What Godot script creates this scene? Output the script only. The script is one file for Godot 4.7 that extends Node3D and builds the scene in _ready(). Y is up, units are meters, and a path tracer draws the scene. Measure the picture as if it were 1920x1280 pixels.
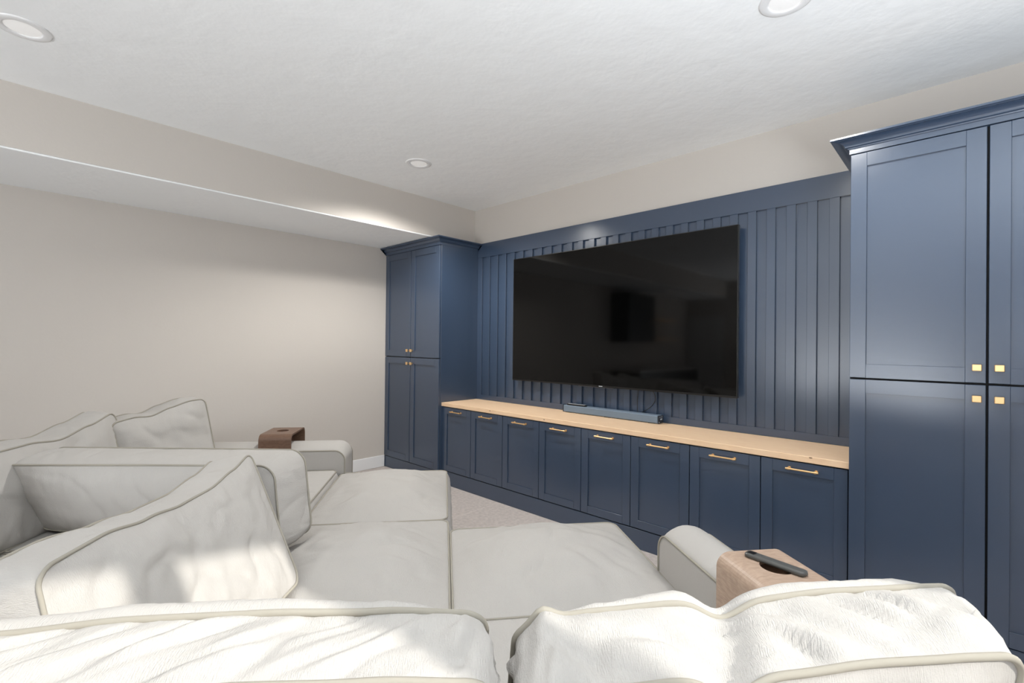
extends Node3D
# A media room: navy built-ins round a television, a pit sofa of pale linen in front, sun through a glass door on the right.
# World: x along the television wall (right +), y up, the television wall at z = -3.475, the photographer above the origin.

const WALL_Z := -3.475      # plaster behind the built-ins
const FACE_Z := -2.943      # doors of the tall cabinets
const BASE_Z := -2.985      # doors of the base cabinets
const LEFT_X := -4.785
const RIGHT_X := 1.3
const BACK_Z := 4.2
const CEIL_Y := 2.83
const SUN_TRAVEL := Vector3(-0.9698, -0.525, 0.245)

const SUN_ENERGY := 1.15
const SKY_ENERGY := 0.4
const DOOR_SKY := 0.2         # sky light through the glass door
const DOOR_PATIO := 8.2       # light thrown up by the sunlit patio outside it
const WINDOW_SKY := 6.5
const WINDOW_GROUND := 4.5
const CAN_FAR := 2.4
const CAN_RIGHT := 0.9
const CAN_NEAR := 0.05

var M := {}
var taken := {}
var frame_inv := Transform3D.IDENTITY   # from the world into the axes of the thing being built
var fold_noise := FastNoiseLite.new()
var smooth_noise := FastNoiseLite.new()
var sofa_right := Vector3(cos(deg_to_rad(51.6)), 0, -sin(deg_to_rad(51.6)))
var sofa_turn := Basis(Vector3.UP, deg_to_rad(51.6))
var sofa_ahead := Vector3(-sin(deg_to_rad(51.6)), 0, -cos(deg_to_rad(51.6)))


func _ready() -> void:
	setup_view()
	setup_materials()
	build_shell()
	build_tall_cabinets()
	build_base_cabinets()
	build_panelling()
	build_sofa()
	build_cushions()
	build_television()
	build_trays()
	build_downlights()
	build_kitchen()


# ---------------------------------------------------------------- view, sky, sun, daylight

func setup_view() -> void:
	var cam := Camera3D.new()
	cam.name = "camera"
	cam.fov = 70.939
	cam.near = 0.02
	var back := Vector3(0.68942, -0.00433, 0.72435).normalized()
	var right := Vector3(0.72436, 0.01017, -0.68937)
	right = (right - back * right.dot(back)).normalized()
	cam.transform = Transform3D(Basis(right, back.cross(right), back), Vector3(0, 1.4, 0))
	add_child(cam)
	cam.current = true

	var env := Environment.new()
	var sky := Sky.new()
	var sm := ProceduralSkyMaterial.new()
	sm.sky_top_color = Color(0.50, 0.66, 0.88)
	sm.sky_horizon_color = Color(0.86, 0.90, 0.94)
	sm.ground_horizon_color = Color(0.80, 0.80, 0.78)
	sm.ground_bottom_color = Color(0.62, 0.60, 0.57)
	sm.sky_energy_multiplier = SKY_ENERGY
	sm.ground_energy_multiplier = SKY_ENERGY
	sky.sky_material = sm
	env.background_mode = Environment.BG_SKY
	env.sky = sky
	env.tonemap_mode = Environment.TONE_MAPPER_LINEAR
	env.tonemap_exposure = 1.36
	env.sdfgi_enabled = true
	env.ssao_enabled = true
	env.ssil_enabled = true
	var we := WorldEnvironment.new()
	we.name = "environment"
	we.environment = env
	add_child(we)

	var sun := DirectionalLight3D.new()
	sun.name = "sun"
	sun.light_color = Color(1.0, 0.985, 0.955)
	sun.light_energy = SUN_ENERGY
	sun.light_angular_distance = 0.9
	sun.shadow_enabled = true
	sun.sky_mode = DirectionalLight3D.SKY_MODE_LIGHT_ONLY
	add_child(sun)
	sun.look_at_from_position(-SUN_TRAVEL * 8.0, Vector3.ZERO, Vector3.UP)

	# daylight of the glass door on the right and of the window at the back
	var cool := Color(0.955, 0.975, 1.0)
	daylight("door_daylight", Vector3(RIGHT_X - 0.03, 1.2, -0.33), Vector3(-1, 0, 0), Vector2(2.5, 2.2), DOOR_SKY, cool)
	daylight("patio_daylight", Vector3(RIGHT_X - 0.38, 1.3, -0.33), Vector3(-0.04, 1.0, 0), Vector2(2.4, 0.7), DOOR_PATIO, Color(0.94, 0.97, 1.0))
	daylight("window_daylight", Vector3(-1.4, 0.51, BACK_Z - 0.03), Vector3(0, 0, -1), Vector2(2.4, 0.68), WINDOW_SKY, cool)
	daylight("yard_daylight", Vector3(-1.7, 1.3, BACK_Z - 0.38), Vector3(0, 1.0, -0.04), Vector2(2.9, 0.7), WINDOW_GROUND, Color(0.94, 0.97, 1.0))


func daylight(called: String, at: Vector3, toward: Vector3, size: Vector2, energy: float, color: Color) -> void:
	var a := AreaLight3D.new()
	a.name = called
	a.area_size = size
	a.light_energy = energy
	a.light_color = color
	a.shadow_enabled = true
	a.set("area_range", 20.0)
	a.set("area_attenuation", 2.0)
	add_child(a)
	a.look_at_from_position(at, at + toward, Vector3.UP)


# ---------------------------------------------------------------- small helpers

func S(l: float, y: float, d: float) -> Vector3:
	return sofa_right * l + sofa_ahead * d + Vector3(0, y, 0)

func numbered(called: String) -> String:
	var n: int = taken.get(called, -1) + 1
	taken[called] = n
	return called if n == 0 else "%s_%03d" % [called, n]

func thing(called: String, label: String, category: String, at: Vector3, group := "", turn := Basis.IDENTITY) -> Node3D:
	var o := Node3D.new()
	o.name = numbered(called)
	add_child(o)
	o.transform = Transform3D(turn, at)
	o.set_meta("label", label)
	o.set_meta("category", category)
	if group:
		o.set_meta("group", group)
	frame_inv = o.transform.affine_inverse()
	return o

func structure(called: String) -> Node3D:
	var o := Node3D.new()
	o.name = called
	o.set_meta("kind", "structure")
	add_child(o)
	frame_inv = Transform3D.IDENTITY
	return o

func part(parent: Node, called: String, st: SurfaceTool, mat: Material, label := "") -> MeshInstance3D:
	var o := MeshInstance3D.new()
	o.name = called
	o.mesh = st.commit()
	o.material_override = mat
	if label:
		o.set_meta("label", label)
	parent.add_child(o, true)
	return o

func begin() -> SurfaceTool:
	var st := SurfaceTool.new()
	st.begin(Mesh.PRIMITIVE_TRIANGLES)
	return st

# a flat face of three or more corners, wound so that it faces along n
func face(st: SurfaceTool, pts: Array, n: Vector3, uvs: Array = []) -> void:
	var turn: Vector3 = (pts[1] - pts[0]).cross(pts[2] - pts[0])
	var flip := turn.dot(n) > 0.0
	for i in range(1, pts.size() - 1):
		var tri := [0, i + 1, i] if flip else [0, i, i + 1]
		for k in tri:
			st.set_normal(frame_inv.basis * n)
			var p: Vector3 = frame_inv * pts[k]
			if uvs.size():
				st.set_uv(uvs[k])
			else:
				st.set_uv(Vector2(p.x + p.z, p.y) if absf(n.y) < 0.7 else Vector2(p.x, p.z))
			st.add_vertex(p)

# a box between two corners with chamfered edges; axes may be the sofa's
func box(st: SurfaceTool, lo: Vector3, hi: Vector3, bevel := 0.002, ax := Vector3.RIGHT, az := Vector3.BACK) -> void:
	var c := (lo + hi) / 2.0
	var h := (hi - lo) / 2.0
	bevel = minf(bevel, minf(h.x, minf(h.y, h.z)) * 0.9)
	var axes := [ax, Vector3.UP, az]
	var centre := ax * c.x + Vector3.UP * c.y + az * c.z
	var hv := [h.x, h.y, h.z]
	for k in 3:
		var i := (k + 1) % 3
		var j := (k + 2) % 3
		for s in [-1.0, 1.0]:
			var pts := []
			for q in [[-1, -1], [1, -1], [1, 1], [-1, 1]]:
				pts.append(centre + axes[k] * hv[k] * s + axes[i] * (hv[i] - bevel) * q[0] + axes[j] * (hv[j] - bevel) * q[1])
			face(st, pts, axes[k] * s)
		if bevel > 0.0:
			for s in [-1.0, 1.0]:
				for t in [-1.0, 1.0]:
					var e := []
					for q in [[0, -1], [0, 1], [1, 1], [1, -1]]:
						var bi: float = hv[i] - (bevel if q[0] == 1 else 0.0)
						var bj: float = hv[j] - (bevel if q[0] == 0 else 0.0)
						e.append(centre + axes[i] * bi * s + axes[j] * bj * t + axes[k] * (hv[k] - bevel) * q[1])
					face(st, e, (axes[i] * s + axes[j] * t).normalized())
	if bevel > 0.0:
		for sx in [-1.0, 1.0]:
			for sy in [-1.0, 1.0]:
				for sz in [-1.0, 1.0]:
					var p := []
					for k in 3:
						var v: Vector3 = centre
						for m in 3:
							v += axes[m] * [sx, sy, sz][m] * (hv[m] - (0.0 if m == k else bevel))
						p.append(v)
					face(st, p, (axes[0] * sx + axes[1] * sy + axes[2] * sz).normalized())

func sofa_box(st: SurfaceTool, lo: Vector3, hi: Vector3, bevel := 0.01) -> void:   # lo, hi as (l, y, d)
	box(st, lo, hi, bevel, sofa_right, sofa_ahead)

# a round bar along a line of points
func tube(st: SurfaceTool, pts: PackedVector3Array, r: float, sides := 8, closed := false) -> void:
	var n := pts.size()
	var rings := []
	var up := Vector3.UP
	for i in n:
		var a := pts[(i - 1 + n) % n] if closed or i > 0 else pts[0]
		var b := pts[(i + 1) % n] if closed or i < n - 1 else pts[n - 1]
		var t := (b - a).normalized()
		if absf(t.dot(up)) > 0.98:
			up = Vector3(0.3, 0.2, 1).normalized()
		var u := (up - t * up.dot(t)).normalized()
		up = u
		var w := t.cross(u)
		var ring := []
		for k in sides:
			var g := TAU * k / sides
			ring.append(u * cos(g) + w * sin(g))
		rings.append(ring)
	for i in (n if closed else n - 1):
		var j := (i + 1) % n
		for k in sides:
			var m := (k + 1) % sides
			var q := [[i, k], [j, k], [j, m], [i, k], [j, m], [i, m]]
			for e in q:
				var dir: Vector3 = rings[e[0]][e[1]]
				st.set_normal(frame_inv.basis * dir)
				st.set_uv(Vector2(e[1] * 0.004, e[0] * 0.01))
				st.add_vertex(frame_inv * (pts[e[0]] + dir * r))
	if not closed:
		for i in [0, n - 1]:
			var out := (pts[0] - pts[1] if i == 0 else pts[n - 1] - pts[n - 2]).normalized()
			var fan := []
			for k in sides:
				fan.append(pts[i] + rings[i][k] * r)
			face(st, fan, out)

# a profile of (outward, up) points carried along a line on the floor plan with mitred corners
func moulding(st: SurfaceTool, profile: Array, plan: Callable) -> void:
	for i in profile.size():
		var p: Vector2 = profile[i]
		var q: Vector2 = profile[(i + 1) % profile.size()]
		var a: Array = plan.call(p)
		var b: Array = plan.call(q)
		for k in a.size() - 1:
			var quad := [a[k], a[k + 1], b[k + 1], b[k]]
			var n: Vector3 = (quad[1] - quad[0]).cross(quad[3] - quad[0]).normalized()
			var along: Vector3 = a[k + 1] - a[k]
			var outward: Vector3 = plan.call(p + Vector2(1, 0))[k] - a[k]
			outward = (outward - along.normalized() * outward.dot(along.normalized())).normalized()
			var edge := (q - p).normalized()
			var want: Vector3 = outward * edge.y - Vector3.UP * edge.x
			face(st, quad, n if n.dot(want) > 0 else -n)
	for k in [0, -1]:
		var cap := []
		for p in profile:
			cap.append(plan.call(p)[k])
		var nn: Vector3 = (cap[1] - cap[0]).cross(cap[2] - cap[0]).normalized()
		face(st, cap, nn)


# ---------------------------------------------------------------- materials

func mat(called: String, c: Color, rough: float, spec := 0.5) -> StandardMaterial3D:
	var m := StandardMaterial3D.new()
	m.resource_name = called
	m.albedo_color = c
	m.roughness = rough
	m.metallic_specular = spec
	M[called] = m
	return m

func noise_tex(size: int, freq: float, seed_: int, octaves := 4, ramp: Array = []) -> NoiseTexture2D:
	var n := FastNoiseLite.new()
	n.seed = seed_
	n.frequency = freq
	n.fractal_octaves = octaves
	var t := NoiseTexture2D.new()
	t.width = size
	t.height = size
	t.seamless = true
	t.noise = n
	if ramp.size():
		var g := Gradient.new()
		g.offsets = PackedFloat32Array([0.0, 1.0])
		g.colors = PackedColorArray([ramp[0], ramp[1]])
		t.color_ramp = g
	return t

func value_tile(n: FastNoiseLite, u: float, v: float, ku: float, kv: float) -> float:   # noise that repeats over u, v in 0..1
	var au := u * TAU
	var av := v * TAU
	return n.get_noise_3d(cos(au) * ku + 31.0 * sin(av) * 0.0 + cos(av) * kv, sin(au) * ku + sin(av) * kv, cos(av) * kv * 1.7 - sin(au) * ku * 1.3)

func weave_image(size: int) -> Image:   # slubby linen: threads along v, finer across u
	var n := FastNoiseLite.new()
	n.seed = 5
	n.frequency = 1.0
	n.fractal_type = FastNoiseLite.FRACTAL_NONE
	var img := Image.create(size, size, false, Image.FORMAT_RGB8)
	for y in size:
		for x in size:
			var u := float(x) / size
			var v := float(y) / size
			var fu := minf(u, 1.0 - u) * 12.0
			var fv := minf(v, 1.0 - v) * 12.0
			var a := 0.55 * n.get_noise_2d(u * 110.0, v * 13.0) + 0.3 * n.get_noise_2d(u * 210.0 + 40.0, v * 40.0) + 0.25 * n.get_noise_2d(u * 40.0 + 9.0, v * 240.0)
			var b := 0.55 * n.get_noise_2d((u - 1.0) * 110.0, v * 13.0) + 0.3 * n.get_noise_2d((u - 1.0) * 210.0 + 40.0, v * 40.0) + 0.25 * n.get_noise_2d((u - 1.0) * 40.0 + 9.0, v * 240.0)
			var h := lerpf(a, b, clampf((u - 0.9) * 10.0, 0.0, 1.0))
			h *= lerpf(0.6, 1.0, clampf(minf(fu, fv), 0.0, 1.0))
			h = clampf(0.5 + 0.5 * h, 0.0, 1.0)
			img.set_pixel(x, y, Color(h, h, h))
	return img

func grain_image(w: int, h: int, light: Color, dark: Color, stretch: float, seed_: int) -> Image:   # wood, grain along x
	var n := FastNoiseLite.new()
	n.seed = seed_
	n.frequency = 1.0
	var img := Image.create(w, h, false, Image.FORMAT_RGB8)
	for y in h:
		for x in w:
			var u := float(x) / w
			var v := float(y) / h
			var warp := n.get_noise_2d(u * 3.0, v * 5.0) * 0.35
			var rings := sin((v * 9.0 + warp * 4.0) * TAU) * 0.5 + 0.5
			var fibre := n.get_noise_2d(u * 6.0 * stretch + 3.0, v * 140.0) * 0.5 + 0.5
			var k := clampf(0.25 * rings + 0.75 * fibre, 0.0, 1.0)
			var e := minf(minf(u, 1.0 - u), minf(v, 1.0 - v)) * 12.0
			k = lerpf(0.5, k, clampf(e, 0.2, 1.0))
			img.set_pixel(x, y, light.lerp(dark, k))
	return img

func setup_materials() -> void:
	fold_noise.seed = 17
	fold_noise.frequency = 1.0
	fold_noise.fractal_octaves = 2
	smooth_noise.seed = 29
	smooth_noise.frequency = 1.0
	smooth_noise.fractal_type = FastNoiseLite.FRACTAL_NONE

	var wall := mat("wall_paint", Color(0.795, 0.77, 0.74), 0.75, 0.3)
	wall.heightmap_enabled = true
	wall.heightmap_texture = noise_tex(512, 0.05, 3)
	wall.heightmap_scale = 0.03
	wall.uv1_triplanar = true
	wall.uv1_world_triplanar = true
	wall.uv1_scale = Vector3.ONE * 1.6
	var ceil_paint := mat("ceiling_paint", Color(0.965, 0.97, 0.97), 0.8, 0.25)
	ceil_paint.heightmap_enabled = true
	ceil_paint.heightmap_texture = noise_tex(512, 0.012, 9, 5)
	ceil_paint.heightmap_scale = 0.25
	ceil_paint.uv1_triplanar = true
	ceil_paint.uv1_world_triplanar = true
	ceil_paint.uv1_scale = Vector3.ONE * 0.9
	mat("trim_paint", Color(0.92, 0.92, 0.92), 0.4)
	var carpet := mat("carpet", Color(0.90, 0.86, 0.835), 0.95, 0.2)
	carpet.heightmap_enabled = true
	carpet.heightmap_texture = noise_tex(512, 0.25, 21, 3)
	carpet.heightmap_scale = 0.6
	carpet.uv1_triplanar = true
	carpet.uv1_world_triplanar = true
	carpet.uv1_scale = Vector3.ONE * 2.5
	carpet.albedo_texture = noise_tex(512, 0.02, 23, 5, [Color(0.9, 0.9, 0.9), Color(1, 1, 1)])

	var navy := mat("navy_paint", Color(0.22, 0.278, 0.36), 0.23, 0.69)
	navy.heightmap_enabled = true
	navy.heightmap_texture = noise_tex(512, 0.03, 31, 3)
	navy.heightmap_scale = 0.007
	navy.uv1_triplanar = true
	navy.uv1_world_triplanar = true
	navy.uv1_scale = Vector3.ONE * 2.0
	mat("gap_shadow", Color(0.03, 0.035, 0.045), 0.7)
	var brass := mat("brass", Color(0.96, 0.81, 0.60), 0.4)
	brass.metallic = 1.0

	var top := mat("maple", Color.WHITE, 0.5, 0.4)
	top.albedo_texture = ImageTexture.create_from_image(grain_image(1024, 256, Color(0.97, 0.86, 0.73), Color(0.90, 0.75, 0.60), 1.0, 41))
	top.uv1_scale = Vector3(0.8, 3.2, 1)
	var walnut := mat("walnut", Color.WHITE, 0.42, 0.5)
	walnut.albedo_texture = ImageTexture.create_from_image(grain_image(512, 256, Color(0.50, 0.385, 0.31), Color(0.35, 0.26, 0.205), 1.0, 43))
	walnut.uv1_triplanar = true
	walnut.uv1_scale = Vector3.ONE * 3.0
	var ash := mat("pale_walnut", Color.WHITE, 0.45, 0.5)
	ash.albedo_texture = ImageTexture.create_from_image(grain_image(512, 256, Color(0.78, 0.685, 0.605), Color(0.62, 0.52, 0.445), 1.0, 47))
	ash.uv1_triplanar = true
	ash.uv1_scale = Vector3.ONE * 3.0

	var linen := mat("linen", Color(0.715, 0.70, 0.68), 0.9, 0.25)
	linen.heightmap_enabled = true
	linen.heightmap_texture = ImageTexture.create_from_image(weave_image(512))
	linen.heightmap_scale = 0.11
	linen.uv1_scale = Vector3(3.8, 3.8, 1)
	linen.rim_enabled = true
	linen.rim = 0.15
	mat("piping", Color(0.63, 0.61, 0.565), 0.9, 0.2)

	mat("screen", Color(0.010, 0.010, 0.010), 0.06, 0.38)
	mat("black_plastic", Color(0.03, 0.03, 0.032), 0.35)
	var steel := mat("dark_metal", Color(0.42, 0.43, 0.45), 0.35)
	steel.metallic = 0.9
	mat("speaker_cloth", Color(0.43, 0.49, 0.55), 0.75)
	mat("speaker_end", Color(0.16, 0.19, 0.23), 0.4)
	mat("grey_plastic", Color(0.33, 0.33, 0.32), 0.3)
	mat("silver_print", Color(0.80, 0.83, 0.86), 0.4)
	var lens := mat("lens", Color(0.93, 0.93, 0.93), 0.5)
	lens.emission_enabled = true
	lens.emission = Color(1.0, 0.98, 0.95)
	lens.emission_energy_multiplier = 0.15
	var glass := mat("glass", Color(1, 1, 1, 0.05), 0.02)
	glass.transparency = BaseMaterial3D.TRANSPARENCY_ALPHA
	mat("dark_cabinet", Color(0.06, 0.07, 0.085), 0.4)
	mat("stone", Color(0.72, 0.70, 0.68), 0.3)
	mat("door_white", Color(0.86, 0.86, 0.85), 0.45)


# ---------------------------------------------------------------- the room

func build_shell() -> void:
	var f := structure("floor")
	var st := begin()
	box(st, Vector3(LEFT_X - 0.2, -0.1, WALL_Z - 0.2), Vector3(RIGHT_X + 0.2, 0, BACK_Z + 0.2), 0.0)
	part(f, "carpet", st, M.carpet)

	var c := structure("ceiling")
	st = begin()
	box(st, Vector3(LEFT_X - 0.2, CEIL_Y, WALL_Z - 0.2), Vector3(RIGHT_X + 0.2, CEIL_Y + 0.15, BACK_Z + 0.2), 0.0)
	part(c, "slab", st, M.ceiling_paint)
	st = begin()
	box(st, Vector3(LEFT_X - 0.05, 2.467, WALL_Z - 0.05), Vector3(-3.875, CEIL_Y + 0.02, BACK_Z + 0.05), 0.0)
	part(c, "soffit", st, M.wall_paint, "beige boxed-down soffit along the left wall")
	st = begin()
	box(st, Vector3(LEFT_X - 0.05, 2.455, WALL_Z - 0.05), Vector3(-3.875, 2.467, BACK_Z + 0.05), 0.003)
	part(c, "soffit_underside", st, M.ceiling_paint, "white underside of the soffit")

	st = begin()
	var w := structure("wall_left")
	box(st, Vector3(LEFT_X - 0.15, 0, WALL_Z - 0.15), Vector3(LEFT_X, CEIL_Y, BACK_Z + 0.15), 0.0)
	part(w, "plaster", st, M.wall_paint)
	st = begin()
	w = structure("wall_front")
	box(st, Vector3(LEFT_X, 0, WALL_Z - 0.15), Vector3(RIGHT_X, CEIL_Y, WALL_Z), 0.0)
	part(w, "plaster", st, M.wall_paint)
	st = begin()
	w = structure("wall_right")
	for r in [[WALL_Z, -1.62, 0.0, CEIL_Y], [0.95, BACK_Z, 0.0, CEIL_Y], [-1.62, 0.95, 2.43, CEIL_Y]]:
		box(st, Vector3(RIGHT_X, r[2], r[0]), Vector3(RIGHT_X + 0.15, r[3], r[1]), 0.0)
	part(w, "plaster", st, M.wall_paint)
	st = begin()
	w = structure("wall_back")
	for r in [[LEFT_X, -2.66, 0.0, CEIL_Y], [-0.14, RIGHT_X, 0.0, CEIL_Y], [-2.66, -0.14, 0.0, 0.12], [-2.66, -0.14, 0.90, CEIL_Y]]:
		box(st, Vector3(r[0], r[2], BACK_Z), Vector3(r[1], r[3], BACK_Z + 0.15), 0.0)
	part(w, "plaster", st, M.wall_paint)

	# glass door on the right: the middle stile throws the dark band across the cushions
	w = structure("window_1")
	st = begin()
	for r in [[-1.62, -1.53, 0.0, 2.43], [0.89, 0.95, 0.0, 2.43], [-1.055, -0.905, 0.0, 2.43]]:
		box(st, Vector3(RIGHT_X, r[2], r[0]), Vector3(RIGHT_X + 0.05, r[3], r[1]), 0.003)
	for r in [[0.0, 0.08], [2.39, 2.43]]:
		box(st, Vector3(RIGHT_X + 0.002, r[0], -1.62), Vector3(RIGHT_X + 0.048, r[1], 0.95), 0.003)
	part(w, "frame", st, M.trim_paint)
	for r in [[-1.53, -1.055], [-0.905, 0.89]]:
		st = begin()
		box(st, Vector3(RIGHT_X + 0.02, 0.08, r[0]), Vector3(RIGHT_X + 0.026, 2.39, r[1]), 0.0)
		part(w, "pane", st, M.glass)
	w = structure("window_2")
	st = begin()
	for r in [[-2.66, -2.6, 0.12, 0.90], [-0.2, -0.14, 0.12, 0.90], [-1.43, -1.37, 0.12, 0.90]]:
		box(st, Vector3(r[0], r[2], BACK_Z + 0.04), Vector3(r[1], r[3], BACK_Z + 0.09), 0.003)
	for r in [[0.12, 0.17], [0.85, 0.90]]:
		box(st, Vector3(-2.66, r[0], BACK_Z + 0.042), Vector3(-0.14, r[1], BACK_Z + 0.088), 0.003)
	part(w, "frame", st, M.trim_paint)
	for r in [[-2.6, -1.43], [-1.37, -0.2]]:
		st = begin()
		box(st, Vector3(r[0], 0.17, BACK_Z + 0.06), Vector3(r[1], 0.85, BACK_Z + 0.066), 0.0)
		part(w, "pane", st, M.glass)

	w = structure("baseboard_left")
	st = begin()
	box(st, Vector3(LEFT_X, 0, FACE_Z + 0.0), Vector3(LEFT_X + 0.014, 0.128, BACK_Z), 0.004)
	part(w, "board", st, M.trim_paint)


# ---------------------------------------------------------------- built-ins

# a shaker door: the frame of stiles and rails is the part, its recessed panel and its handle are sub-parts
func shaker_door(parent: Node, x0: float, x1: float, y0: float, y1: float, z: float, stile: float, rail_top: float, rail_bottom: float) -> MeshInstance3D:
	var st := begin()
	var t := 0.02
	box(st, Vector3(x0, y0, z - t), Vector3(x0 + stile, y1, z), 0.0015)
	box(st, Vector3(x1 - stile, y0, z - t), Vector3(x1, y1, z), 0.0015)
	box(st, Vector3(x0 + stile, y1 - rail_top, z - t), Vector3(x1 - stile, y1, z), 0.0004)
	box(st, Vector3(x0 + stile, y0, z - t), Vector3(x1 - stile, y0 + rail_bottom, z), 0.0004)
	var d := part(parent, "door", st, M.navy_paint)
	st = begin()
	box(st, Vector3(x0 + stile - 0.004, y0 + rail_bottom - 0.004, z - t + 0.001), Vector3(x1 - stile + 0.004, y1 - rail_top + 0.004, z - 0.010), 0.0)
	part(d, "panel", st, M.navy_paint)
	return d

func square_knob(door: Node, x: float, y: float, z: float) -> void:
	var st := begin()
	box(st, Vector3(x - 0.007, y - 0.007, z), Vector3(x + 0.007, y + 0.007, z + 0.018), 0.001)
	box(st, Vector3(x - 0.0155, y - 0.0145, z + 0.018), Vector3(x + 0.0155, y + 0.0145, z + 0.028), 0.002)
	part(door, "knob", st, M.brass, "square brass knob")

func build_tall_cabinets() -> void:
	var sides := [
		{"x0": LEFT_X + 0.001, "x1": -3.80, "mid": -4.292, "label": "tall navy cabinet in the far corner against the left wall", "right": false},
		{"x0": -0.437, "x1": 0.56, "mid": 0.0615, "label": "tall navy cabinet nearest the camera at the right of the television", "right": true}]
	for s in sides:
		var x0: float = s.x0
		var x1: float = s.x1
		var mid: float = s.mid
		var t := thing("tall_cabinet", s.label, "cabinet", Vector3((x0 + x1) / 2, 0, (WALL_Z + FACE_Z) / 2), "tall cabinets either side of the television")
		var st := begin()
		box(st, Vector3(x0, 0.0, WALL_Z + 0.001), Vector3(x1, 2.44, FACE_Z - 0.023), 0.002)
		part(t, "carcass", st, M.navy_paint)
		st = begin()
		box(st, Vector3(x0 + 0.001, 0.0, FACE_Z - 0.023), Vector3(x1 - 0.001, 0.124, FACE_Z - 0.004), 0.002)
		part(t, "toe_kick", st, M.navy_paint)
		st = begin()
		box(st, Vector3(x0 + 0.003, 0.126, FACE_Z - 0.0228), Vector3(x1 - 0.003, 2.376, FACE_Z - 0.0205), 0.0)
		part(t, "face_frame", st, M.gap_shadow)
		for col in [[x0 + 0.002, mid - 0.004], [mid + 0.004, x1 - 0.002]]:
			for row in [[0.13, 1.2385], [1.2475, 2.373]]:
				var d := shaker_door(t, col[0], col[1], row[0], row[1], FACE_Z, 0.067, 0.067, 0.067)
				var kx: float = (col[1] - 0.029) if col[0] < mid - 0.1 else (col[0] + 0.033)
				square_knob(d, kx, 1.178 if row[0] < 1.0 else 1.315, FACE_Z)
		# frieze and crown
		st = begin()
		var prof := [Vector2(0.0, 2.377), Vector2(0.004, 2.377), Vector2(0.004, 2.402), Vector2(0.010, 2.402), Vector2(0.012, 2.407), Vector2(0.019, 2.409)]
		for k in 9:
			var a := PI / 2 * k / 8.0
			prof.append(Vector2(0.021 + 0.043 * (1.0 - cos(a)), 2.410 + 0.026 * sin(a)))
		prof.append_array([Vector2(0.066, 2.438), Vector2(0.074, 2.439), Vector2(0.076, 2.4405), Vector2(0.076, 2.449), Vector2(0.0, 2.449)])
		var cx0 := x0
		var cx1 := x1
		var is_right: bool = s.right
		var plan := func(p: Vector2) -> Array:
			if is_right:
				return [Vector3(cx0 - p.x, p.y, -3.449), Vector3(cx0 - p.x, p.y, FACE_Z + p.x), Vector3(cx1 + p.x, p.y, FACE_Z + p.x), Vector3(cx1 + p.x, p.y, WALL_Z + 0.002)]
			return [Vector3(cx0, p.y, FACE_Z + p.x), Vector3(cx1 + p.x, p.y, FACE_Z + p.x), Vector3(cx1 + p.x, p.y, -3.449)]
		moulding(st, prof, plan)
		part(t, "crown_moulding", st, M.navy_paint)

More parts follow.
